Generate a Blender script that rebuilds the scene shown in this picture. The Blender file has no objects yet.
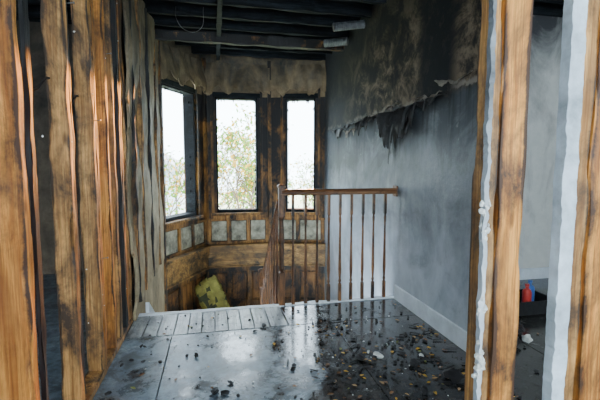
import bpy, bmesh, math, random
from mathutils import Vector, Matrix, noise as mnoise
random.seed(7)
S=bpy.context.scene
COL=S.collection

# ------------------------------------------------------------ materials
def newmat(name):
    m=bpy.data.materials.new(name); m.use_nodes=True
    nt=m.node_tree; nt.nodes.clear()
    out=nt.nodes.new('ShaderNodeOutputMaterial'); b=nt.nodes.new('ShaderNodeBsdfPrincipled')
    nt.links.new(b.outputs[0],out.inputs[0])
    return m,nt,b
def N(nt,t,**k):
    n=nt.nodes.new(t)
    for a,v in k.items(): setattr(n,a,v)
    return n
def coords(nt,scale=(1,1,1)):
    tc=N(nt,'ShaderNodeTexCoord'); mp=N(nt,'ShaderNodeMapping'); mp.inputs['Scale'].default_value=scale
    nt.links.new(tc.outputs['Object'],mp.inputs[0]); return mp.outputs[0]
def noise(nt,vec,scale,detail=6,rough=.6,dist=0):
    n=N(nt,'ShaderNodeTexNoise'); n.inputs['Scale'].default_value=scale; n.inputs['Detail'].default_value=detail
    n.inputs['Roughness'].default_value=rough; n.inputs['Distortion'].default_value=dist
    nt.links.new(vec,n.inputs['Vector']); return n.outputs['Fac']
def ramp(nt,fac,stops):
    r=N(nt,'ShaderNodeValToRGB'); e=r.color_ramp.elements
    while len(e)<len(stops): e.new(.5)
    for i,(p,c) in enumerate(stops):
        e[i].position=p; e[i].color=(c if len(c)==4 else (*c,1)) if not isinstance(c,(int,float)) else (c,c,c,1)
    nt.links.new(fac,r.inputs[0]); return r.outputs[0]
def mix(nt,f,a,b):
    m=N(nt,'ShaderNodeMix',data_type='RGBA')
    for s,i in ((f,0),(a,6),(b,7)):
        if hasattr(s,'node'): nt.links.new(s,m.inputs[i])
        elif isinstance(s,(int,float)): m.inputs[i].default_value=s
        else: m.inputs[i].default_value=(*s,1)
    return m.outputs[2]
def math_(nt,op,a,b=0.0,clamp=False):
    m=N(nt,'ShaderNodeMath',operation=op); m.use_clamp=clamp
    for i,s in enumerate((a,b)):
        if hasattr(s,'node'): nt.links.new(s,m.inputs[i])
        else: m.inputs[i].default_value=s
    return m.outputs[0]
def sep(nt,vec):
    s=N(nt,'ShaderNodeSeparateXYZ'); nt.links.new(vec,s.inputs[0]); return s.outputs
def maprange(nt,v,a,b,c=0,d=1):
    m=N(nt,'ShaderNodeMapRange'); nt.links.new(v,m.inputs[0])
    for i,x in enumerate((a,b,c,d)): m.inputs[i+1].default_value=x
    m.interpolation_type='SMOOTHSTEP'
    return m.outputs[0]
def bump(nt,b,h,st=.4,dist=.01):
    n=N(nt,'ShaderNodeBump'); n.inputs['Strength'].default_value=st; n.inputs['Distance'].default_value=dist
    nt.links.new(h,n.inputs['Height']); nt.links.new(n.outputs[0],b.inputs['Normal'])

def wood(name,dark,light,char=.5,charcol=(.012,.012,.014),axis='z',rough=.6,soot=None,fine=45,spec=.5):
    m,nt,b=newmat(name)
    sc={'z':(fine,fine,1.5),'x':(1.5,fine,fine),'y':(fine,1.5,fine)}[axis]
    v=coords(nt,sc); g=noise(nt,v,1.0,6,.6,1.2)
    col=ramp(nt,g,[(.36,dark),(.6,light)])
    sc3={'z':(fine*4,fine*4,3),'x':(3,fine*4,fine*4),'y':(fine*4,3,fine*4)}[axis]
    g3=noise(nt,coords(nt,sc3),1,3,.6)
    col=mix(nt,ramp(nt,g3,[(.5,0.0),(.66,.6)]),col,tuple(x*.4 for x in dark))
    v1=coords(nt)
    sc2={'z':(7,7,1.5),'x':(1.5,7,7),'y':(7,1.5,7)}[axis]
    c2=noise(nt,coords(nt,sc2),1,6,.6,.5)
    col=mix(nt,ramp(nt,c2,[(.44,0.0),(.64,.7)]),col,tuple(x*.42 for x in dark))
    kn=N(nt,'ShaderNodeTexVoronoi'); kn.inputs['Scale'].default_value=1.0
    nt.links.new(coords(nt,{'z':(9,9,3.2),'x':(3.2,9,9),'y':(9,3.2,9)}[axis]),kn.inputs['Vector'])
    col=mix(nt,ramp(nt,kn.outputs['Distance'],[(.05,.85),(.13,0.0)]),col,tuple(x*.35 for x in dark))
    n2=noise(nt,coords(nt,{'z':(1.6,1.6,1),'x':(1,1.6,1.6),'y':(1.6,1,1.6)}[axis]),2.3,9,.72,.4)
    at=N(nt,'ShaderNodeAttribute'); at.attribute_name='scorch'
    f=math_(nt,'ADD',n2,math_(nt,'MULTIPLY',at.outputs['Fac'],.28))
    if soot:
        z=sep(nt,v1)[2]
        f=math_(nt,'ADD',f,maprange(nt,z,soot[0],soot[1],0,soot[2]))
    cf=ramp(nt,f,[(1-char-.12,0.0),(1-char+.05,1.0)])
    col=mix(nt,cf,col,charcol)
    nt.links.new(col,b.inputs['Base Color']); b.inputs['Roughness'].default_value=rough; b.inputs['Specular IOR Level'].default_value=spec
    bump(nt,b,math_(nt,'ADD',g,math_(nt,'MULTIPLY',n2,.8)),.5,.008)
    return m
def plain(name,c,rough=.6,var=.35,scale=12,metal=0):
    m,nt,b=newmat(name); v=coords(nt)
    n=noise(nt,v,scale,6,.65)
    col=ramp(nt,n,[(.3,tuple(x*(1-var) for x in c)),(.7,tuple(min(1,x*(1+var)) for x in c))])
    nt.links.new(col,b.inputs['Base Color']); b.inputs['Roughness'].default_value=rough; b.inputs['Metallic'].default_value=metal
    bump(nt,b,n,.4,.006); return m

M_stud=wood('stud_wood',(.48,.155,.020),(.90,.40,.08),char=.41,charcol=(.06,.026,.012),soot=(1.5,2.6,.07))
M_stud2=wood('stud_wood_weathered',(.38,.16,.04),(.80,.43,.14),char=.43,charcol=(.055,.032,.018),soot=(1.3,2.6,.07))
M_studc=wood('stud_wood_charred',(.09,.04,.018),(.20,.10,.045),char=.6,charcol=(.010,.010,.011))
M_bay=wood('bay_wood',(.18,.07,.015),(.62,.30,.07),char=.44,charcol=(.018,.015,.012),soot=(.9,2.3,.08))
M_bayd=wood('bay_wood_burnt',(.16,.065,.015),(.50,.24,.06),char=.50,charcol=(.013,.012,.012),soot=(.6,2.3,.08))
M_band=wood('band_wood',(.32,.15,.04),(.70,.40,.13),char=.43,charcol=(.05,.035,.02),axis='x')
M_rail=wood('rail_wood',(.13,.045,.018),(.38,.17,.06),char=.38,charcol=(.02,.013,.01),rough=.35,axis='x')
M_bal=wood('baluster_wood',(.13,.048,.018),(.40,.175,.06),char=.42,charcol=(.02,.013,.01),rough=.4)
M_char=wood('charred_joist',(.004,.006,.009),(.017,.024,.030),char=.4,charcol=(.003,.004,.005),axis='x',rough=.75,spec=.25)
M_coal=plain('charcoal',(.012,.012,.013),.6,.5,30)
M_white=plain('white_trim',(.74,.79,.84),.45,.16,6)
M_foam=plain('foam_residue',(.7,.7,.66),.8,.3,30)
M_metal=plain('duct_metal',(.18,.19,.20),.5,.4,20,.7)
M_green=plain('cushion_fabric',(.36,.33,.08),.8,.5,9)
M_greend=plain('cushion_dark',(.06,.07,.03),.8,.4,9)

def mk_right():
    m,nt,b=newmat('sooty_plaster_right'); v=coords(nt); s=sep(nt,v)
    n1=noise(nt,v,1.6,8,.65,.5); n2=noise(nt,v,6,8,.7); n3=noise(nt,coords(nt,(1,1,.45)),3.5,5,.6,1.0)
    n5=noise(nt,v,3.0,9,.75,.8)
    low=ramp(nt,n3,[(.3,(.34,.385,.44)),(.7,(.57,.615,.665))])
    f=math_(nt,'ADD',maprange(nt,s[2],-.1,1.75,0,1.0),math_(nt,'MULTIPLY',math_(nt,'SUBTRACT',n1,.5),1.5),True)
    f=math_(nt,'ADD',f,math_(nt,'MULTIPLY',math_(nt,'SUBTRACT',n5,.5),.5),True)
    low=mix(nt,ramp(nt,f,[(.15,0.0),(.95,.95)]),low,(.050,.058,.068))
    st=noise(nt,v,9,3,.5); low=mix(nt,ramp(nt,st,[(.70,0.0),(.76,.4)]),low,(.5,.5,.48))
    dr=noise(nt,coords(nt,(1,9,.8)),1.5,6,.7,.3)
    low=mix(nt,math_(nt,'MULTIPLY',ramp(nt,dr,[(.50,0.0),(.66,.85)]),maprange(nt,s[2],.8,1.75)),low,(.022,.024,.027))
    up=ramp(nt,n5,[(.42,(.008,.009,.011)),(.50,(.065,.050,.036)),(.60,(.23,.175,.12))])
    up=mix(nt,ramp(nt,n2,[(.40,.85),(.52,0.0)]),up,(.012,.012,.013))
    zz=math_(nt,'ADD',s[2],math_(nt,'MULTIPLY',math_(nt,'SUBTRACT',noise(nt,coords(nt,(1,1,.2)),4,6,.65),.5),.22))
    bf=maprange(nt,zz,1.72,1.80)
    col=mix(nt,bf,low,up)
    e=math_(nt,'MULTIPLY',maprange(nt,zz,1.765,1.775),maprange(nt,zz,1.82,1.79))
    e=math_(nt,'MULTIPLY',e,ramp(nt,n2,[(.46,0.0),(.54,.6)]))
    col=mix(nt,e,col,(.36,.32,.28))
    top=math_(nt,'ADD',maprange(nt,s[2],2.1,2.85,0,.8),math_(nt,'MULTIPLY',math_(nt,'SUBTRACT',n5,.55),1.5),True)
    col=mix(nt,top,col,(.006,.007,.008))
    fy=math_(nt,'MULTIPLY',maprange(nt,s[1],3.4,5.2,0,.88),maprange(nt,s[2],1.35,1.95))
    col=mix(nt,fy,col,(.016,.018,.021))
    yb=math_(nt,'MULTIPLY',maprange(nt,s[1],3.15,2.95),maprange(nt,s[1],2.45,2.65))
    yb=math_(nt,'MULTIPLY',yb,maprange(nt,s[2],1.6,1.8)); yb=math_(nt,'MULTIPLY',yb,ramp(nt,n2,[(.38,0.0),(.46,1.0)]))
    col=mix(nt,yb,col,(.005,.006,.009))
    nt.links.new(col,b.inputs['Base Color'])
    rr=maprange(nt,s[2],1.2,1.8,.42,.85); nt.links.new(rr,b.inputs['Roughness']); b.inputs['Specular IOR Level'].default_value=.35
    bump(nt,b,n2,.45,.012); return m
M_right=mk_right()
def mk_plaster(name,a,c,sootc,z0,z1,amt,base=.0):
    m,nt,b=newmat(name); v=coords(nt); s=sep(nt,v)
    n1=noise(nt,coords(nt,(1,1,.5)),2.2,8,.68,.6); n2=noise(nt,v,7,8,.7)
    col=ramp(nt,n2,[(.3,a),(.7,c)])
    f=math_(nt,'ADD',maprange(nt,s[2],z0,z1,base,amt),math_(nt,'MULTIPLY',math_(nt,'SUBTRACT',n1,.5),2.4),True)
    col=mix(nt,f,col,sootc)
    nt.links.new(col,b.inputs['Base Color']); b.inputs['Roughness'].default_value=.7
    bump(nt,b,n2,.5,.012); return m
M_left=mk_plaster('sooty_plaster_left',(.26,.19,.10),(.58,.46,.28),(.04,.032,.022),.4,2.9,.8,.15)
M_head=mk_plaster('bay_header_plaster',(.17,.115,.055),(.42,.31,.17),(.028,.036,.038),2.15,2.85,.7,.2)
M_grey=mk_plaster('grey_drywall',(.62,.62,.58),(.76,.75,.70),(.05,.05,.055),1.9,2.8,1.0,0)
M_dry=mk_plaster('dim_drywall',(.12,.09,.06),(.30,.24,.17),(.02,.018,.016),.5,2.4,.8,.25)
M_rag=mk_plaster('ragged_drywall',(.40,.45,.50),(.66,.69,.70),(.05,.055,.06),.6,2.0,.75,.05)
M_panel=plain('panel_infill',(.34,.32,.23),.6,.85,7)
M_paneld=wood('panel_wood',(.24,.09,.020),(.52,.25,.07),char=.45)

def mk_floor():
    m,nt,b=newmat('wet_sooty_plywood'); v=coords(nt); s=sep(nt,v)
    g=noise(nt,coords(nt,(14,1.5,1)),1,6,.6,.5)
    n1=noise(nt,v,1.7,9,.68,.5); n2=noise(nt,v,14,8,.75); n3=noise(nt,v,4,9,.75,.3)
    dry=ramp(nt,g,[(.25,(.11,.17,.225)),(.7,(.25,.34,.41))])
    dry=mix(nt,ramp(nt,n2,[(.44,0.0),(.62,.8)]),dry,(.045,.058,.07))
    dry=mix(nt,ramp(nt,n3,[(.54,0.0),(.66,.7)]),dry,(.46,.55,.62))
    n4=noise(nt,v,3.1,9,.78,.6)
    dry=mix(nt,ramp(nt,n4,[(.48,0.0),(.58,.8)]),dry,(.04,.05,.06))
    wx=maprange(nt,s[0],-.30,1.2,-.08,.20)
    w=math_(nt,'ADD',n1,wx)
    wy=maprange(nt,s[1],2.9,3.3,0,-.10); w=math_(nt,'ADD',w,wy)
    w=math_(nt,'ADD',w,math_(nt,'MULTIPLY',math_(nt,'SUBTRACT',n4,.5),.45))
    wf=ramp(nt,w,[(.42,0.0),(.56,1.0)])
    wet=ramp(nt,n2,[(.4,(.012,.012,.013)),(.7,(.09,.08,.07))])
    col=mix(nt,wf,dry,wet)
    nt.links.new(col,b.inputs['Base Color'])
    r=ramp(nt,wf,[(0,.34),(1,.08)])
    r2=mix(nt,ramp(nt,n3,[(.42,0.0),(.62,.6)]),r,(.42,.42,.42))
    nt.links.new(r2,b.inputs['Roughness']); b.inputs['IOR'].default_value=1.6
    bump(nt,b,n2,.12,.004); return m
M_floor=mk_floor()
M_plank=wood('edge_plank',(.34,.38,.40),(.68,.71,.70),char=.46,charcol=(.07,.075,.08),axis='y',rough=.3,fine=22)
M_dark=plain('subfloor_dark',(.02,.02,.02),.7)

# ------------------------------------------------------------ mesh helpers
def finish(name,bm,mats,parent=None,bevel=0,smooth=False):
    me=bpy.data.meshes.new(name); bm.normal_update(); bm.to_mesh(me); bm.free()
    for m in (mats if isinstance(mats,list) else [mats]): me.materials.append(m)
    o=bpy.data.objects.new(name,me); COL.objects.link(o)
    if parent: o.parent=parent
    if smooth:
        for p in me.polygons: p.use_smooth=True
    if bevel:
        bv=o.modifiers.new('b','BEVEL'); bv.width=bevel; bv.segments=2; bv.limit_method='ANGLE'
    return o
def addbox(bm,lo,hi,M=None,mi=0):
    vs=[]
    for x in (lo[0],hi[0]):
        for y in (lo[1],hi[1]):
            for z in (lo[2],hi[2]):
                p=Vector((x,y,z)); vs.append(bm.verts.new(M@p if M else p))
    for f in ((0,1,3,2),(4,6,7,5),(0,4,5,1),(2,3,7,6),(0,2,6,4),(1,5,7,3)):
        fc=bm.faces.new([vs[i] for i in f]); fc.material_index=mi
def box(name,lo,hi,mat,parent=None,bevel=0,M=None):
    bm=bmesh.new(); addbox(bm,lo,hi,M); bmesh.ops.recalc_face_normals(bm,faces=bm.faces)
    return finish(name,bm,mat,parent,bevel)
def empty(name,loc=(0,0,0)):
    e=bpy.data.objects.new(name,None); COL.objects.link(e); e.empty_display_size=.1; return e
def rough_member(name,lo,hi,mat,parent=None,amp=.006,ndiv=60,axis=2,scorch=1.0):
    """timber with slightly eaten, scorched edges"""
    bm=bmesh.new(); sz=[hi[i]-lo[i] for i in range(3)]
    o1,o2=[i for i in range(3) if i!=axis]
    rings=[]; seed=random.random()*50; vals=[]
    prof=[(0,0),(.16,0),(.84,0),(1,0),(1,.16),(1,.84),(1,1),(.84,1),(.16,1),(0,1),(0,.84),(0,.16)]
    n=len(prof)
    for k in range(ndiv+1):
        t=lo[axis]+sz[axis]*k/ndiv; r=[]
        for j,(a,b2) in enumerate(prof):
            p=[0,0,0]; p[axis]=t; corner=(a in(0,1) and b2 in (0,1))
            cj=round(a)*2+round(b2)
            e=mnoise.noise(Vector((seed+cj*3.1,t*5,0)))*amp
            e2=mnoise.noise(Vector((seed+cj*3.1,t*5,9)))*amp
            bite=max(0,mnoise.noise(Vector((seed+cj*7.7,t*5,4)))-.1)*.03 if corner else 0
            p[o1]=lo[o1]+sz[o1]*a+e+(bite if a==0 else -bite if a==1 else 0)
            p[o2]=lo[o2]+sz[o2]*b2+e2+(bite if b2==0 else -bite if b2==1 else 0)
            r.append(bm.verts.new(p))
            vals.append(scorch*max(0,min(1,(.5+1.4*mnoise.noise(Vector((seed+cj*5,t*1.7,2)))) )) if corner else 0.0)
        rings.append(r)
    for k in range(ndiv):
        for j in range(n):
            bm.faces.new((rings[k][j],rings[k][(j+1)%n],rings[k+1][(j+1)%n],rings[k+1][j]))
    bm.faces.new(rings[0]); bm.faces.new(rings[-1])
    bmesh.ops.recalc_face_normals(bm,faces=bm.faces)
    o=finish(name,bm,mat,parent)
    at=o.data.attributes.new('scorch','FLOAT','POINT')
    at.data.foreach_set('value',vals)
    return o
def cyl(bm,p,q,r0,r1=None,seg=8,mi=0):
    r1=r0 if r1 is None else r1
    p=Vector(p); q=Vector(q); d=(q-p).normalized(); a=d.orthogonal().normalized(); c=d.cross(a)
    R=[]
    for P,r in ((p,r0),(q,r1)):
        R.append([bm.verts.new(P+(a*math.cos(2*math.pi*i/seg)+c*math.sin(2*math.pi*i/seg))*r) for i in range(seg)])
    for i in range(seg):
        f=bm.faces.new((R[0][i],R[0][(i+1)%seg],R[1][(i+1)%seg],R[1][i])); f.material_index=mi
    bm.faces.new(R[0][::-1]).material_index=mi; bm.faces.new(R[1]).material_index=mi
def chunk(bm,c,r,flat=.6,mi=0,sub=1):
    res=bmesh.ops.create_icosphere(bm,subdivisions=sub,radius=1)
    rot=Matrix.Rotation(random.random()*6.28,3,'Z')@Matrix.Rotation(random.uniform(-.3,.3),3,'X')
    sx,sy=random.uniform(.7,1.5),random.uniform(.5,1.0)
    for v in res['verts']:
        p=v.co*(1+random.uniform(-.3,.3)); p=Vector((p.x*sx*r,p.y*sy*r,p.z*flat*r)); v.co=rot@p+Vector(c)
        for f in v.link_faces: f.material_index=mi

XL,XR=-.66,1.64
YE=3.46
ZC=2.8
# ------------------------------------------------------------ floor
fl=empty('floor')
box('subfloor',(-4,-1.5,-.25),(5.2,YE-.03,-.02),M_dark,fl)
YP=2.98
bm=bmesh.new()
xs=[-4,-1.9,-.33,.89,2.11,3.4,5.2]
for i in range(len(xs)-1):
    ys=[-1.5,.55,YP] if i%2 else [-1.5,1.3,YP]
    for j in range(len(ys)-1):
        addbox(bm,(xs[i]+.003,ys[j]+.003,-.02),(xs[i+1]-.003,ys[j+1]-.003,0))
addbox(bm,(.55,YP+.003,-.02),(XR,YE-.05,0))
bmesh.ops.recalc_face_normals(bm,faces=bm.faces)
finish('plywood_sheets',bm,M_floor,fl,.002)
bm=bmesh.new(); x=-.66
while x<.545:
    w=random.choice((.1,.12,.14)); x2=min(x+w,.547)
    addbox(bm,(x+.004,YP+.004,-.02),(x2-.004,YE-.05+random.uniform(-.006,.004),random.uniform(.0,.006))); x=x2
bmesh.ops.recalc_face_normals(bm,faces=bm.faces)
finish('edge_planks',bm,M_plank,fl,.003)
rough_member('stair_nosing',(XL,YE-.05,-.03),(XR,YE+.01,.008),M_white,fl,amp=.008,axis=0,scorch=.4)
box('stair_fascia',(XL,YE-.03,-.28),(XR,YE,-.03),M_bayd,fl)
box('side_room_slab',(-4,YP,-.2),(-.8,5.2,0),M_floor,fl)
box('far_room_slab',(1.8,YP,-.2),(5.2,3.9,0),M_floor,fl)
box('lower_landing',(XL-.1,4.7,-1.15),(XR+.1,6.3,-.95),M_paneld,fl)
box('lower_landing_side',(.57,YE,-1.15),(XR+.1,4.7,-.95),M_paneld,fl)

# ------------------------------------------------------------ stairs
st=empty('staircase')
for i in range(4):
    z=-.19*(i+1); y=YE+.25*i
    box('tread_%d'%(i+1),(XL+.10,y-.02 if i else y+.003,z-.035),(.50,y+.27,z),M_bay,st,.006)
    box('riser_%d'%(i+1),(XL+.10,y+.25,z-.19),(.50,y+.265,z-.035),M_bayd,st)
bm=bmesh.new()
for X0,X1 in ((XL+.07,XL+.10),(.50,.52)):
    pr=[(YE+.012,.10 if X0<0 else -.02),(YE+.012,-.38),(4.65,-.95),(4.75,-.95),(4.75,-.75)]
    A=[bm.verts.new((X0,y,z)) for y,z in pr]; B=[bm.verts.new((X1,y,z)) for y,z in pr]
    bm.faces.new(A); bm.faces.new(B[::-1])
    for i in range(5): bm.faces.new((A[i],A[(i+1)%5],B[(i+1)%5],B[i]))
bmesh.ops.recalc_face_normals(bm,faces=bm.faces)
finish('stringers',bm,M_white,st)

# ------------------------------------------------------------ railing
def lathe(bm,x,y,prof,seg=10):
    R=[]
    for z,r,sq in prof:
        ring=[]
        for i in range(seg*1):
            a=2*math.pi*(i+.5)/seg
            rr=r
            if sq: rr=r/max(abs(math.cos(a)),abs(math.sin(a)))
            ring.append(bm.verts.new((x+rr*math.cos(a),y+rr*math.sin(a),z)))
        R.append(ring)
    for k in range(len(R)-1):
        for i in range(seg): bm.faces.new((R[k][i],R[k][(i+1)%seg],R[k+1][(i+1)%seg],R[k+1][i]))
    bm.faces.new(R[0][::-1]); bm.faces.new(R[-1])
rail=empty('stair_railing')
YR=YE-.02
bm=bmesh.new()
def balprof(z0,z1):
    h=z1-z0
    return [(z0,.013,1),(z0+.16*h,.013,1),(z0+.17*h,.008,0),(z0+.19*h,.014,0),(z0+.21*h,.009,0),(z0+.30*h,.0145,0),(z0+.45*h,.0115,0),(z0+.72*h,.008,0),(z0+.78*h,.012,0),(z0+.80*h,.008,0),(z0+.82*h,.0115,1),(z1,.0115,1)]
nb=9
for i in range(nb):
    X=.565+(XR-.565)*(i+1)/(nb+1)+random.uniform(-.006,.006)
    lathe(bm,X,YR,balprof(.006,.985),12)
finish('balusters',bm,M_bal,rail)
bm=bmesh.new()
pr=[(-.02,.985),(-.03,.995),(-.033,1.015),(-.024,1.03),(-.01,1.038),(.01,1.038),(.024,1.03),(.033,1.015),(.03,.995),(.02,.985)]
A=[bm.verts.new((.56,YR+a,z)) for a,z in pr]; B=[bm.verts.new((XR-.002,YR+a,z)) for a,z in pr]
for i in range(10): bm.faces.new((A[i],A[(i+1)%10],B[(i+1)%10],B[i]))
bm.faces.new(A); bm.faces.new(B)
bmesh.ops.recalc_face_normals(bm,faces=bm.faces)
finish('handrail',bm,M_rail,rail)
bm=bmesh.new()
lathe(bm,.565,YR,[(.006,.026,1),(.30,.026,1),(.31,.018,0),(.34,.026,0),(.37,.02,0),(.6,.024,0),(.76,.018,0),(.79,.026,0),(.80,.026,1),(1.05,.026,1),(1.055,.034,1),(1.07,.034,1),(1.085,.018,0)],12)
finish('newel_post',bm,M_bal,rail)
box('wall_rosette',(XR-.012,YR-.045,.96),(XR,YR+.045,1.06),M_rail,rail,.004)
bm=bmesh.new()
p=Vector((.555,YE+.03,.93)); q=Vector((.555,4.95,-.28))
cyl(bm,p,q,.026,.026,10)
lathe(bm,.555,4.95,[(-.95,.035,1),(-.6,.035,1),(-.59,.025,0),(-.3,.028,0),(-.29,.035,1),(-.1,.035,1),(-.09,.042,1),(-.07,.042,1),(-.05,.02,0)],12)
for i in range(7):
    t=(i+.8)/8; P=p.lerp(q,t); zb=-.03-.76*(P.y-YE)
    lathe(bm,.555,P.y,balprof(max(-.95,zb),P.z),10)
finish('sloping_handrail',bm,M_bal,rail)

# ------------------------------------------------------------ right wall
wr=empty('wall_right')
box('plaster',(XR,2.1,-1.2),(XR+.13,5.96,ZC+.1),M_right,wr)
def flap(bm,y0,y1,ztop,drop,curl,seed,n=80,m=9,zv=.05):
    G=[]
    for i in range(n+1):
        y=y0+(y1-y0)*i/n; env=math.sin(math.pi*min(1,max(0,i/n)))**.5
        d=drop*max(.06,.15+1.2*abs(mnoise.noise(Vector((y*3,seed,0))))+.9*mnoise.noise(Vector((y*8,seed,2)))+.45*mnoise.noise(Vector((y*27,seed,2))))*env+.004
        c=curl*(.3+1.5*abs(mnoise.noise(Vector((y*2.4,seed,5)))))*env
        row=[]
        for j in range(m+1):
            t=j/m
            row.append(bm.verts.new((XR-.003-abs(c*math.sin(t*2.3))-.010*t*(1+mnoise.noise(Vector((y*15,t*3,seed)))),y,ztop+zv*mnoise.noise(Vector((y*3,seed,8)))+.02*mnoise.noise(Vector((y*14,seed,8)))-d*math.sin(t*1.45))))
        G.append(row)
    for i in range(n):
        for j in range(m): bm.faces.new((G[i][j],G[i+1][j],G[i+1][j+1],G[i][j+1]))
bm=bmesh.new()
flap(bm,2.62,3.5,1.76,.22,.14,1.0)
flap(bm,2.95,3.9,1.75,.46,.15,3.0)
flap(bm,3.1,3.7,1.72,.40,.20,31.0)
flap(bm,3.25,3.6,1.70,.55,.10,14.0)
flap(bm,3.85,4.5,1.76,.30,.08,8.0)
flap(bm,4.6,5.5,1.74,.16,.05,6.0)
o=finish('peeling_wallpaper',bm,plain('burnt_paper',(.028,.027,.027),.6,.8,12),wr)
so=o.modifiers.new('s','SOLIDIFY'); so.thickness=.004
bm=bmesh.new()
flap(bm,4.25,5.0,1.69,.12,.03,11.0); flap(bm,3.7,4.3,1.78,.08,.02,17.0); flap(bm,2.35,2.8,1.86,.06,.015,21.0); flap(bm,2.7,3.1,1.80,.08,.04,23.0); flap(bm,3.35,3.7,1.79,.10,.03,27.0)
o=finish('torn_paper_edge',bm,plain('torn_paper',(.20,.175,.145),.8,.8,14),wr)
so=o.modifiers.new('s','SOLIDIFY'); so.thickness=.003
box('baseboard_right',(XR-.018,2.1,0),(XR,YE-.06,.135),M_white,None,.004)

# ------------------------------------------------------------ left stud wall
wl=empty('wall_left')
rough_member('bottom_plate',(XL-.09,.6,0),(XL,3.3,.04),M_stud2,wl,axis=1)
studs=[(1.25,.09,M_stud2),(1.58,.14,M_stud),(1.74,.05,M_studc),(2.07,.09,M_stud2),(2.19,.06,M_studc),(2.46,.09,M_stud2),(2.505,.09,M_stud),(2.76,.09,M_stud),(2.93,.09,M_stud2),(3.10,.09,M_studc),(3.15,.09,M_stud),(3.27,.09,M_stud2)]
ys=[s[0] for s in studs]
for i,(y,wd,mt) in enumerate(studs):
    rough_member('stud_%d'%(i+1),(XL-wd,y,.04),(XL-.002-(.03 if wd<.07 else 0),y+.04,2.78),mt,wl,amp=.008,ndiv=90)
rough_member('top_plate',(XL-.09,.9,2.78),(XL,3.3,2.86),M_studc,wl,axis=1)
bm=bmesh.new()
for y,z in ((2.1,2.0),(2.47,1.5),(1.6,1.9),(2.78,1.95),(2.5,.7)):
    cyl(bm,(XL-.005,y+.02,z),(XL+.03,y+.015,z+.004),.0025,.0025,6)
    cyl(bm,(XL+.03,y+.015,z+.004),(XL+.033,y+.015,z+.004),.006,.006,8)
finish('protruding_nails',bm,M_metal,wl)
bm=bmesh.new(); pp=None
for i in range(30):
    y=1.58+i*.05; p=Vector((XL-.075,y+.01,1.62+.05*math.sin(i*.8)-.02*i/10))
    if pp: cyl(bm,pp,p,.006,.006,6)
    pp=p
finish('cable',bm,M_coal,wl)
bm=bmesh.new(); G=[]
ny,nz=50,90
for i in range(ny+1):
    y=3.33+(5.2-3.33)*i/ny; r=[]
    for k in range(nz+1):
        z=-1.1+(ZC+1.1)*k/nz
        d=.035*mnoise.noise(Vector((y*4,z*1.6,0)))+.02*abs(mnoise.noise(Vector((y*11,z*4.0,3))))
        if z<.1: d*=.2
        yy=y+(.05*mnoise.noise(Vector((z*6,0,7)))+.03*mnoise.noise(Vector((z*19,0,7))) if i==0 else 0)
        r.append(bm.verts.new((XL+d,yy,z)))
    G.append(r)
for i in range(ny):
    for k in range(nz): bm.faces.new((G[i][k],G[i+1][k],G[i+1][k+1],G[i][k+1]))
o=finish('buckled_plaster',bm,M_left,wl)
so=o.modifiers.new('s','SOLIDIFY'); so.thickness=.02; so.offset=1
box('plaster_backing',(XL-.12,3.35,-1.1),(XL-.03,5.2,ZC),M_studc,wl)
for i,y in enumerate((3.42,3.75,4.2,4.7)):
    rough_member('exposed_lath_%d'%i,(XL-.01,y,.12),(XL+.045,y+.03,2.75),M_stud2 if i%2 else M_bayd,wl,amp=.014)
rough_member('exposed_post',(XL-.01,5.1,-.9),(XL+.05,5.16,2.75),M_bay,wl,amp=.012)
bm=bmesh.new()
for i in range(30):
    y=random.choice(ys)+random.uniform(-.004,.04); chunk(bm,(XL-random.choice((0,0,.09)),y,random.uniform(.1,2.7)),random.uniform(.002,.004),1.4)
finish('drywall_crumbs',bm,M_foam,wl)

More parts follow.
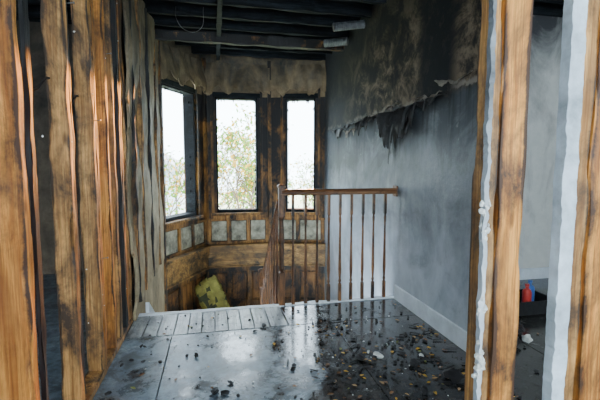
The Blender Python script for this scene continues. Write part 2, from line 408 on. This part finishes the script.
# ------------------------------------------------------------ bay
P=[Vector((-.68,5.15,0)),Vector((-.15,6.15,0)),Vector((.83,6.15,0)),Vector((1.66,5.9,0))]
wins=[(.09,.84),(.175,.795),(.25,.70)]
WT,WB=2.25,.55
for k in range(3):
    a,b=P[k],P[k+1]; L=(b-a).length; d=(b-a)/L; n=Vector((-d.y,d.x,0))
    M=Matrix(((d.x,n.x,0,a.x),(d.y,n.y,0,a.y),(0,0,1,0),(0,0,0,1)))
    s0,s1=wins[k]
    w=empty('wall_bay' if k==1 else ('wall_bay_left' if k==0 else 'wall_bay_right'))
    box('header',(0,0,WT+.02),(L,.16,ZC+.1),M_head,w,M=M)
    box('lower',(-.02,0,-1.15),(L+.02,.16,WB-.02),M_bayd,w,M=M)
    box('pier_a',(-.02,0,WB-.02),(s0,.16,WT+.02),M_bayd,w,M=M)
    box('pier_b',(s1,0,WB-.02),(L+.02,.16,WT+.02),M_bayd,w,M=M)
    bm=bmesh.new()
    for s,wd in ((s0-.075,.035),(s1+.04,.035)):
        addbox(bm,(s,-.035,WB-.05),(s+wd,0,WT+.25),M)
    if k<2: addbox(bm,(L-.03,-.05,-.9),(L+.02,-.0,ZC),M)
    bmesh.ops.recalc_face_normals(bm,faces=bm.faces)
    finish('exposed_studs',bm,M_bay,w,.004)
    bm=bmesh.new(); G=[]
    for i in range(41):
        s=L*i/40; r=[]
        for j in range(13):
            t=j/12; z=2.74-(.40+.14*mnoise.noise(Vector((s*7,k,0)))+.05*mnoise.noise(Vector((s*21,k,0))))*t
            r.append(bm.verts.new(M@Vector((s,-.03-.05*t-.06*mnoise.noise(Vector((s*8,z*4,k))),z))))
        G.append(r)
    for i in range(40):
        for j in range(12): bm.faces.new((G[i][j],G[i][j+1],G[i+1][j+1],G[i+1][j]))
    o=finish('sagging_plaster',bm,M_head,w); so=o.modifiers.new('s','SOLIDIFY'); so.thickness=.012
    wn=empty('window_%d'%(k+1))
    bm=bmesh.new(); f=.024
    addbox(bm,(s0-.0,-.02,WB),(s0+f,.13,WT),M); addbox(bm,(s1-f,-.02,WB),(s1,.13,WT),M)
    addbox(bm,(s0,-.02,WT-f),(s1,.13,WT),M); addbox(bm,(s0,-.02,WB-.02),(s1,.15,WB+f),M)
    addbox(bm,(s0-.06,-.03,WT),(s1+.06,0,WT+.07),M)
    bmesh.ops.recalc_face_normals(bm,faces=bm.faces)
    finish('charred_frame',bm,M_char,wn,.003)
    bm=bmesh.new()
    for q_ in range(9):
        s=s0+f+(s1-s0-2*f)*random.random(); l=random.uniform(.015,.05)
        cyl(bm,M@Vector((s,.05,WT-f)),M@Vector((s+random.uniform(-.01,.01),.05,WT-f-l)),.014,.003,6)
        z=WB+.03+random.random()*1.6
        sx=random.choice((s0+f,s1-f)); cyl(bm,M@Vector((sx,.05,z)),M@Vector((sx+(.018 if sx<s1-.1 else -.018),.05,z-.03)),.016,.004,6)
    finish('melted_sash',bm,M_char,wn)
    bm=bmesh.new()
    addbox(bm,(s0-.08,-.09,WB-.055),(s1+.08,0,WB-.02),M); addbox(bm,(s0-.06,-.03,WB-.11),(s1+.06,0,WB-.055),M)
    bmesh.ops.recalc_face_normals(bm,faces=bm.faces)
    finish('sill',bm,M_bay,wn,.005)
    bm=bmesh.new(); bm2=bmesh.new(); z0,z1=.05,WB-.11
    cells=3 if k<2 else 2
    for c in range(cells+1):
        s=.03+(L-.1)*c/cells; addbox(bm,(s,-.03,z0),(s+.05,0,z1),M)
    addbox(bm,(0,-.028,z0),(L,0,z0+.04),M); addbox(bm,(0,-.028,z1-.03),(L,0,z1),M)
    for c in range(cells):
        s=.03+(L-.1)*c/cells+.06; e=.03+(L-.1)*(c+1)/cells-.01
        addbox(bm2,(s,-.014,z0+.05),(e,0,z1-.04),M)
    bmesh.ops.recalc_face_normals(bm,faces=bm.faces); bmesh.ops.recalc_face_normals(bm2,faces=bm2.faces)
    finish('wainscot_frame',bm,M_bay,w,.004); finish('wainscot_panels',bm2,M_panel,w,.01)
    bm=bmesh.new()
    addbox(bm,(-.02 if k else 0,-.12,.02),(L+(.02 if k<1 else 0),0,.05),M); addbox(bm,(-.02 if k else 0,-.09,-.10),(L,0,.02),M); addbox(bm,(0,-.06,-.28),(L,0,-.10),M)
    addbox(bm,(0,-.075,-.31),(L,0,-.28),M)
    bmesh.ops.recalc_face_normals(bm,faces=bm.faces)
    finish('ledge_band',bm,M_band,w,.006)
    bm=bmesh.new(); bm2=bmesh.new(); z0,z1=-.95,-.31
    for c in range(cells+1):
        s=.0+(L-.06)*c/cells; addbox(bm,(s,-.035,z0),(s+.06,0,z1),M)
    addbox(bm,(0,-.032,z0),(L,0,z0+.1),M); addbox(bm,(0,-.032,z1-.07),(L,0,z1),M)
    for c in range(cells):
        s=(L-.06)*c/cells+.085; e=(L-.06)*(c+1)/cells-.025
        addbox(bm2,(s,-.02,z0+.13),(e,0,z1-.1),M)
    bmesh.ops.recalc_face_normals(bm,faces=bm.faces); bmesh.ops.recalc_face_normals(bm2,faces=bm2.faces)
    finish('lower_frame',bm,M_bayd,w,.004); finish('lower_panels',bm2,M_paneld,w,.012)

# ------------------------------------------------------------ ceiling
ce=empty('ceiling')
box('deck',(-4,-1.5,3.02),(5.2,6.6,3.08),M_char,ce)  # real deck at the bay; extended back out of view to darken the interior
y=.85;i=0
while y<6.2:
    rough_member('joist_%d'%i,(-4,y,ZC+.0),(5.2,y+.045,3.02),M_char,ce,amp=.02,axis=0,ndiv=60); y+=.36; i+=1
rough_member('strap_a',(.05,3.2,ZC-.035),(.10,6.1,ZC),M_char,ce,amp=.01,axis=1)
rough_member('bridging_beam',(XL,5.0,ZC-.10),(XR,5.07,ZC+.02),M_bayd,ce,amp=.02,axis=0)
bm=bmesh.new()
def coil(p,q,r):
    p=Vector(p);q=Vector(q);n=14
    for i in range(n):
        a=p.lerp(q,i/n); b=p.lerp(q,(i+.5)/n); c=p.lerp(q,(i+1)/n)
        cyl(bm,a,b,r*.88,r,12); cyl(bm,b,c,r,r*.88,12)
coil((1.35,4.9,2.74),(1.60,4.75,2.74),.05)
coil((1.25,4.2,2.70),(1.58,4.15,2.74),.045)
finish('flexible_duct',bm,M_metal)
def wire(name,pts,r=.005):
    cu=bpy.data.curves.new(name,'CURVE'); cu.dimensions='3D'; cu.bevel_depth=r
    sp=cu.splines.new('BEZIER'); sp.bezier_points.add(len(pts)-1)
    for b,p in zip(sp.bezier_points,pts): b.co=p; b.handle_left_type=b.handle_right_type='AUTO'
    cu.materials.append(M_metal); o=bpy.data.objects.new(name,cu); COL.objects.link(o); return o
wire('hanging_wire',[(-.35,4.3,2.82),(-.34,4.25,2.68),(-.25,4.25,2.58),(-.12,4.25,2.6),(-.08,4.25,2.82)],.003)

# ------------------------------------------------------------ near framing posts (right)
def post(name,x0,x1,y0,y1,strip,sd,mat,bite):
    e=empty(name)
    w=(x1-x0)
    rough_member('stud_a',(x0,y0,0),(x0+w*.30,y1,2.8),M_stud2,e,amp=.006,ndiv=90)
    rough_member('stud_b',(x0+w*.31,y0-.012,0),(x1,y1-.01,2.8),M_stud,e,amp=.006,ndiv=90)
    bm=bmesh.new(); G=[]
    n=220; xl,xr=strip
    for i in range(n+1):
        z=2.8*i/n
        rl=mnoise.noise(Vector((z*9,x0,1)))*.006+max(-.006,mnoise.noise(Vector((z*13,x0,6))))*bite+mnoise.noise(Vector((z*45,x0,6)))*bite*.4; rr=mnoise.noise(Vector((z*11,x0,2)))*.005+mnoise.noise(Vector((z*40,x0,2)))*bite*.3
        G.append([bm.verts.new((xl-rl,y0-.02+rr,z)),bm.verts.new((xr+rr,y0-.022+rl*.3,z)),bm.verts.new((xr+rr*.5,y0-.022+sd,z)),bm.verts.new((xl-rl*.5,y0-.022+sd,z))])
    for i in range(n):
        for j in range(4): bm.faces.new((G[i][j],G[i][(j+1)%4],G[i+1][(j+1)%4],G[i+1][j]))
    bm.faces.new(G[0]); bm.faces.new(G[-1]); bmesh.ops.recalc_face_normals(bm,faces=bm.faces)
    finish('drywall_edge',bm,mat,e)
    return e
eA=post('framing_post',.832,.965,1.11,1.17,(.820,.832),.022,M_rag,.018)
eB=post('framing_post',1.15,1.36,1.10,1.16,(1.095,1.145),.04,plain('painted_trim_edge',(.50,.57,.62),.5,.45,7),.012)
bm=bmesh.new()
for z,s in ((1.12,.012),(1.04,.014),(.80,.010),(.66,.014),(.62,.018),(.58,.014),(.42,.012),(.36,.016)):
    for q in range(9): chunk(bm,(.824+random.uniform(-.014,.012),1.093+random.uniform(-.006,.008),z+random.uniform(-.03,.03)),s*random.uniform(.3,.75),1.2,sub=2)
finish('foam_residue',bm,M_foam,eA)

# ------------------------------------------------------------ side rooms
box('wall_far_right',(1.8,3.7,0),(5.2,3.85,2.8),M_grey)
box('baseboard_far_right',(1.8,3.68,0),(5.2,3.7,.12),M_white)
box('added_wall_right',(5.0,-1.5,0),(5.15,3.7,2.8),M_grey)  # unseen, added to close off the right side and darken the interior
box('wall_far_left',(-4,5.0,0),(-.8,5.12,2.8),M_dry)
box('wall_side_left',(-4,-1.5,0),(-3.88,5.0,2.8),M_dry)  # outer wall of the left room, run full length to darken the interior
wb=empty('rear_light_block')  # unseen wall added behind the camera; its openings limit the light from behind
box('light_block_lower',(-4,-1.62,0),(5.2,-1.5,.7),M_dry,wb)
box('light_block_upper',(-4,-1.62,2.3),(5.2,-1.5,3.02),M_dry,wb)
for x0,x1 in ((-4,-1.6),(.2,.5),(2.6,5.2)): box('light_block_pier',(x0,-1.62,.7),(x1,-1.5,2.3),M_dry,wb)
cr=empty('storage_crate')
X0=2.32
bm=bmesh.new()
for (lo,hi) in (((0,2.75,.01),(.5,2.77,.12)),((0,3.05,.01),(.5,3.07,.12)),((0,2.77,.01),(.02,3.05,.12)),((.48,2.77,.01),(.5,3.05,.12)),((.02,2.77,.01),(.48,3.05,.03))): addbox(bm,(lo[0]+X0,lo[1],lo[2]),(hi[0]+X0,hi[1],hi[2]))
bmesh.ops.recalc_face_normals(bm,faces=bm.faces)
finish('crate_box',bm,M_coal,cr,.004)
for i,(x,y,c) in enumerate(((.07,2.85,(.6,.03,.02)),(.17,2.9,(.03,.12,.5)),(.27,2.86,(.5,.04,.03)),(.38,2.95,(.05,.15,.45)),(.10,2.98,(.04,.2,.5)))):
    bm=bmesh.new(); lathe(bm,X0+x,y,[(.03,.035,0),(.04,.038,0),(.17,.038,0),(.19,.03,0),(.20,.014,0),(.22,.014,0),(.222,.018,0),(.24,.018,0)],14)
    finish('bottle_%d'%(i+1),bm,plain('bottle_plastic_%d'%i,c,.3,.1,5),cr,smooth=False)

# ------------------------------------------------------------ debris
deb=empty('floor_debris')
leafm=[plain('leaf_yellow',(.68,.38,.03),.6),plain('leaf_brown',(.20,.09,.03),.6),plain('leaf_green',(.26,.28,.05),.6),plain('leaf_tan',(.42,.25,.10),.6)]
def leaf(bm,x,y,z,s,mi):
    a=random.random()*6.28; ca,sa=math.cos(a),math.sin(a)
    pts=[(-1,0,0),(-.4,.45,.12),(.3,.5,.22),(1,0,.1),(.3,-.5,.2),(-.4,-.45,.1)]
    vs=[bm.verts.new((x+(px*ca-py*sa)*s,y+(px*sa+py*ca)*s,z+.003+pz*s*random.uniform(.4,1.6))) for px,py,pz in pts]
    c=bm.verts.new((x,y,z+.003))
    for i in range(6):
        f=bm.faces.new((vs[i],vs[(i+1)%6],c)); f.material_index=mi
clus=[(random.gauss(1.05,.28),random.uniform(1.6,3.3)) for _ in range(26)]
bm=bmesh.new()
for i in range(300):
    if i<200:
        cx,cy=random.choice(clus); x=min(1.58,cx+random.gauss(0,.10)); y=min(3.38,cy+random.gauss(0,.10))
    elif i<240: x=random.uniform(-.5,1.5); y=random.uniform(1.5,3.38)
    else: x=random.uniform(1.5,3.6); y=random.uniform(1.5,3.5)
    if 1.6<x<1.8 or (2.3<x<2.9 and 2.7<y<3.1): continue
    leaf(bm,x,y,.002,random.uniform(.008,.022),random.choices((0,1,2,3),(4,7,1,3))[0])
finish('fallen_leaves',bm,leafm,deb)
bm=bmesh.new()
for i in range(700):
    if i<330:
        cx,cy=random.choice(clus); x=min(1.58,cx+random.gauss(0,.14)); y=min(3.38,cy+random.gauss(0,.14))
    elif i<600: x=random.uniform(-.6,1.55); y=random.uniform(1.4,3.38)
    else: x=random.uniform(1.85,3.6); y=random.uniform(1.6,2.7)
    r=random.choice((.003,.004,.006,.008,.014)); chunk(bm,(x,y,r*.5+.002),r)
for (x,y,r) in ((-.2,2.62,.012),(-.14,2.60,.022),(-.02,2.15,.026),(.03,2.13,.016),(.9,2.35,.03),(1.2,2.2,.04),(1.35,2.0,.05),(-.35,2.9,.012),(.35,3.0,.02),(1.1,1.9,.035),(2.0,2.3,.06),(2.2,2.5,.05)):
    chunk(bm,(x,y,r*.5+.002),r,sub=2)
for i in range(110):
    cx,cy=random.choice(clus); x=min(1.5,cx+random.gauss(0,.1)); y=min(3.3,cy+random.gauss(0,.1)); a=random.random()*6.28; l=random.uniform(.02,.09)
    cyl(bm,(x,y,.008),(x+math.cos(a)*l,y+math.sin(a)*l,.010),.006,.003,5)
finish('charcoal_rubble',bm,M_coal,deb)
bm=bmesh.new()
for (x,y,r) in ((1.02,2.35,.026),(.98,2.42,.014),(1.15,2.5,.010),(.8,2.2,.010),(1.3,2.3,.014),(.4,2.35,.008),(2.15,2.35,.04)):
    chunk(bm,(x,y,r*.5+.002),r,.7,sub=2)
for i in range(120):
    r=random.uniform(.002,.007); chunk(bm,(random.uniform(-.5,1.5),random.uniform(1.6,3.3),r*.5+.002),r)
finish('plaster_rubble',bm,M_foam,deb)

# cushion on lower landing
bm=bmesh.new()
bmesh.ops.create_cube(bm,size=1); bmesh.ops.subdivide_edges(bm,edges=bm.edges,cuts=9,use_grid_fill=True)
R=Matrix.Rotation(math.radians(-24),4,'Y')@Matrix.Rotation(math.radians(-22),4,'X')
for v in bm.verts:
    x,y,z=v.co*2
    g=(1-abs(x)**4*.7)*(1-abs(z)**4*.7)
    cr_=.04*mnoise.noise(v.co*9)
    p=Vector((x*.17*(1-.12*z*z)+cr_,y*.06*g+.045*mnoise.noise(v.co*6),z*.30*(1-.12*x*x)+cr_))
    v.co=R@p+Vector((-.06,5.60,-.63))
for f in bm.faces:
    c=f.calc_center_median(); f.material_index=1 if mnoise.noise(c*9)>.15 else 0
finish('seat_cushion',bm,[M_green,M_greend],smooth=True)

# ------------------------------------------------------------ outside
M_bark=plain('bark',(.14,.10,.07),.8)
M_lf=[plain('foliage_yellow',(.62,.34,.01),.6),plain('foliage_green',(.14,.28,.015),.6)]
def tree(base,h,seed,nl=6,big=1.0,r0=.05):
    random.seed(seed); bm=bmesh.new()
    def br(p,d,l,r,dep):
        q=p+d*l; cyl(bm,p,q,r,r*.65,6)
        if dep==0 or r<.003:
            for _ in range(nl):
                c=q-d*random.random()*l+Vector([random.gauss(0,.10) for _ in range(3)]); s=random.uniform(.02,.05)*big
                u=Vector([random.gauss(0,1) for _ in range(3)]).normalized(); w=u.orthogonal().normalized()
                f=bm.faces.new([bm.verts.new(c+u*s),bm.verts.new(c+w*s*.6),bm.verts.new(c-u*s),bm.verts.new(c-w*s*.6)]); f.material_index=random.choice((1,2,2))
            return
        for _ in range(3):
            nd=(d+Vector((random.gauss(0,.45),random.gauss(0,.45),random.gauss(.1,.25)))).normalized()
            br(q,nd,l*random.uniform(.6,.85),r*.6,dep-1)
    br(Vector(base),Vector((0,0,1)),h*.38,r0,5)
    finish('garden_tree',bm,[M_bark]+M_lf)
tree((.75,9.6,-3.4),4.1,3,16,1.4,.06)
tree((.1,10.6,-3.4),5.0,21,3,1.0,.06)
tree((-1.0,9.2,-3.4),4.7,9,5,1.2,.06)
tree((2.6,11.5,-3.4),4.2,5,10,1.3,.06)
box('garden_ground',(-40,6.8,-3.5),(40,70,-3.4),plain('pale_ground',(.55,.58,.36),.9,.25,1))
nh=empty('neighbour_house')
bm=bmesh.new()
for i in range(22): addbox(bm,(-7,15,-3.4+i*.2),(-1.3,15.02,-3.4+i*.2+.185)); addbox(bm,(-7,15.02,-3.4+i*.2),(-1.3,20,-3.4+(i+1)*.2))
bmesh.ops.recalc_face_normals(bm,faces=bm.faces)
finish('siding',bm,plain('pale_siding',(.55,.60,.66),.7,.1,2),nh)
bm=bmesh.new()
A=[bm.verts.new(p) for p in ((-7.3,14.7,1.0),(-1.0,14.7,1.0),(-4.15,14.7,3.0))]; B=[bm.verts.new(p) for p in ((-7.3,20,1.0),(-1.0,20,1.0),(-4.15,20,3.0))]
bm.faces.new(A); bm.faces.new(B)
for i in range(3): bm.faces.new((A[i],A[(i+1)%3],B[(i+1)%3],B[i]))
bmesh.ops.recalc_face_normals(bm,faces=bm.faces)
finish('gable_roof',bm,plain('roof_shingle',(.40,.41,.43),.8,.2,4),nh)

# ------------------------------------------------------------ world + sun
w=bpy.data.worlds.new('World'); S.world=w; w.use_nodes=True
bg=w.node_tree.nodes['Background']; bg.inputs[0].default_value=(.72,.88,1,1); bg.inputs[1].default_value=15.0
sl=bpy.data.lights.new('low_sun','SUN'); sl.energy=9; sl.color=(1,.36,.06); sl.angle=math.radians(1.2)
so=bpy.data.objects.new('low_sun',sl); COL.objects.link(so)
dv=Vector((-.96,-3.85,-.48)).normalized(); so.rotation_euler=dv.to_track_quat('-Z','Y').to_euler(); so.location=(3,12,4)

cam=bpy.data.cameras.new('Camera'); cam.lens=24; cam.sensor_width=36
co=bpy.data.objects.new('Camera',cam); COL.objects.link(co)
co.location=(0,0,1.25); co.rotation_euler=(math.radians(85),0,math.radians(-12)); S.camera=co
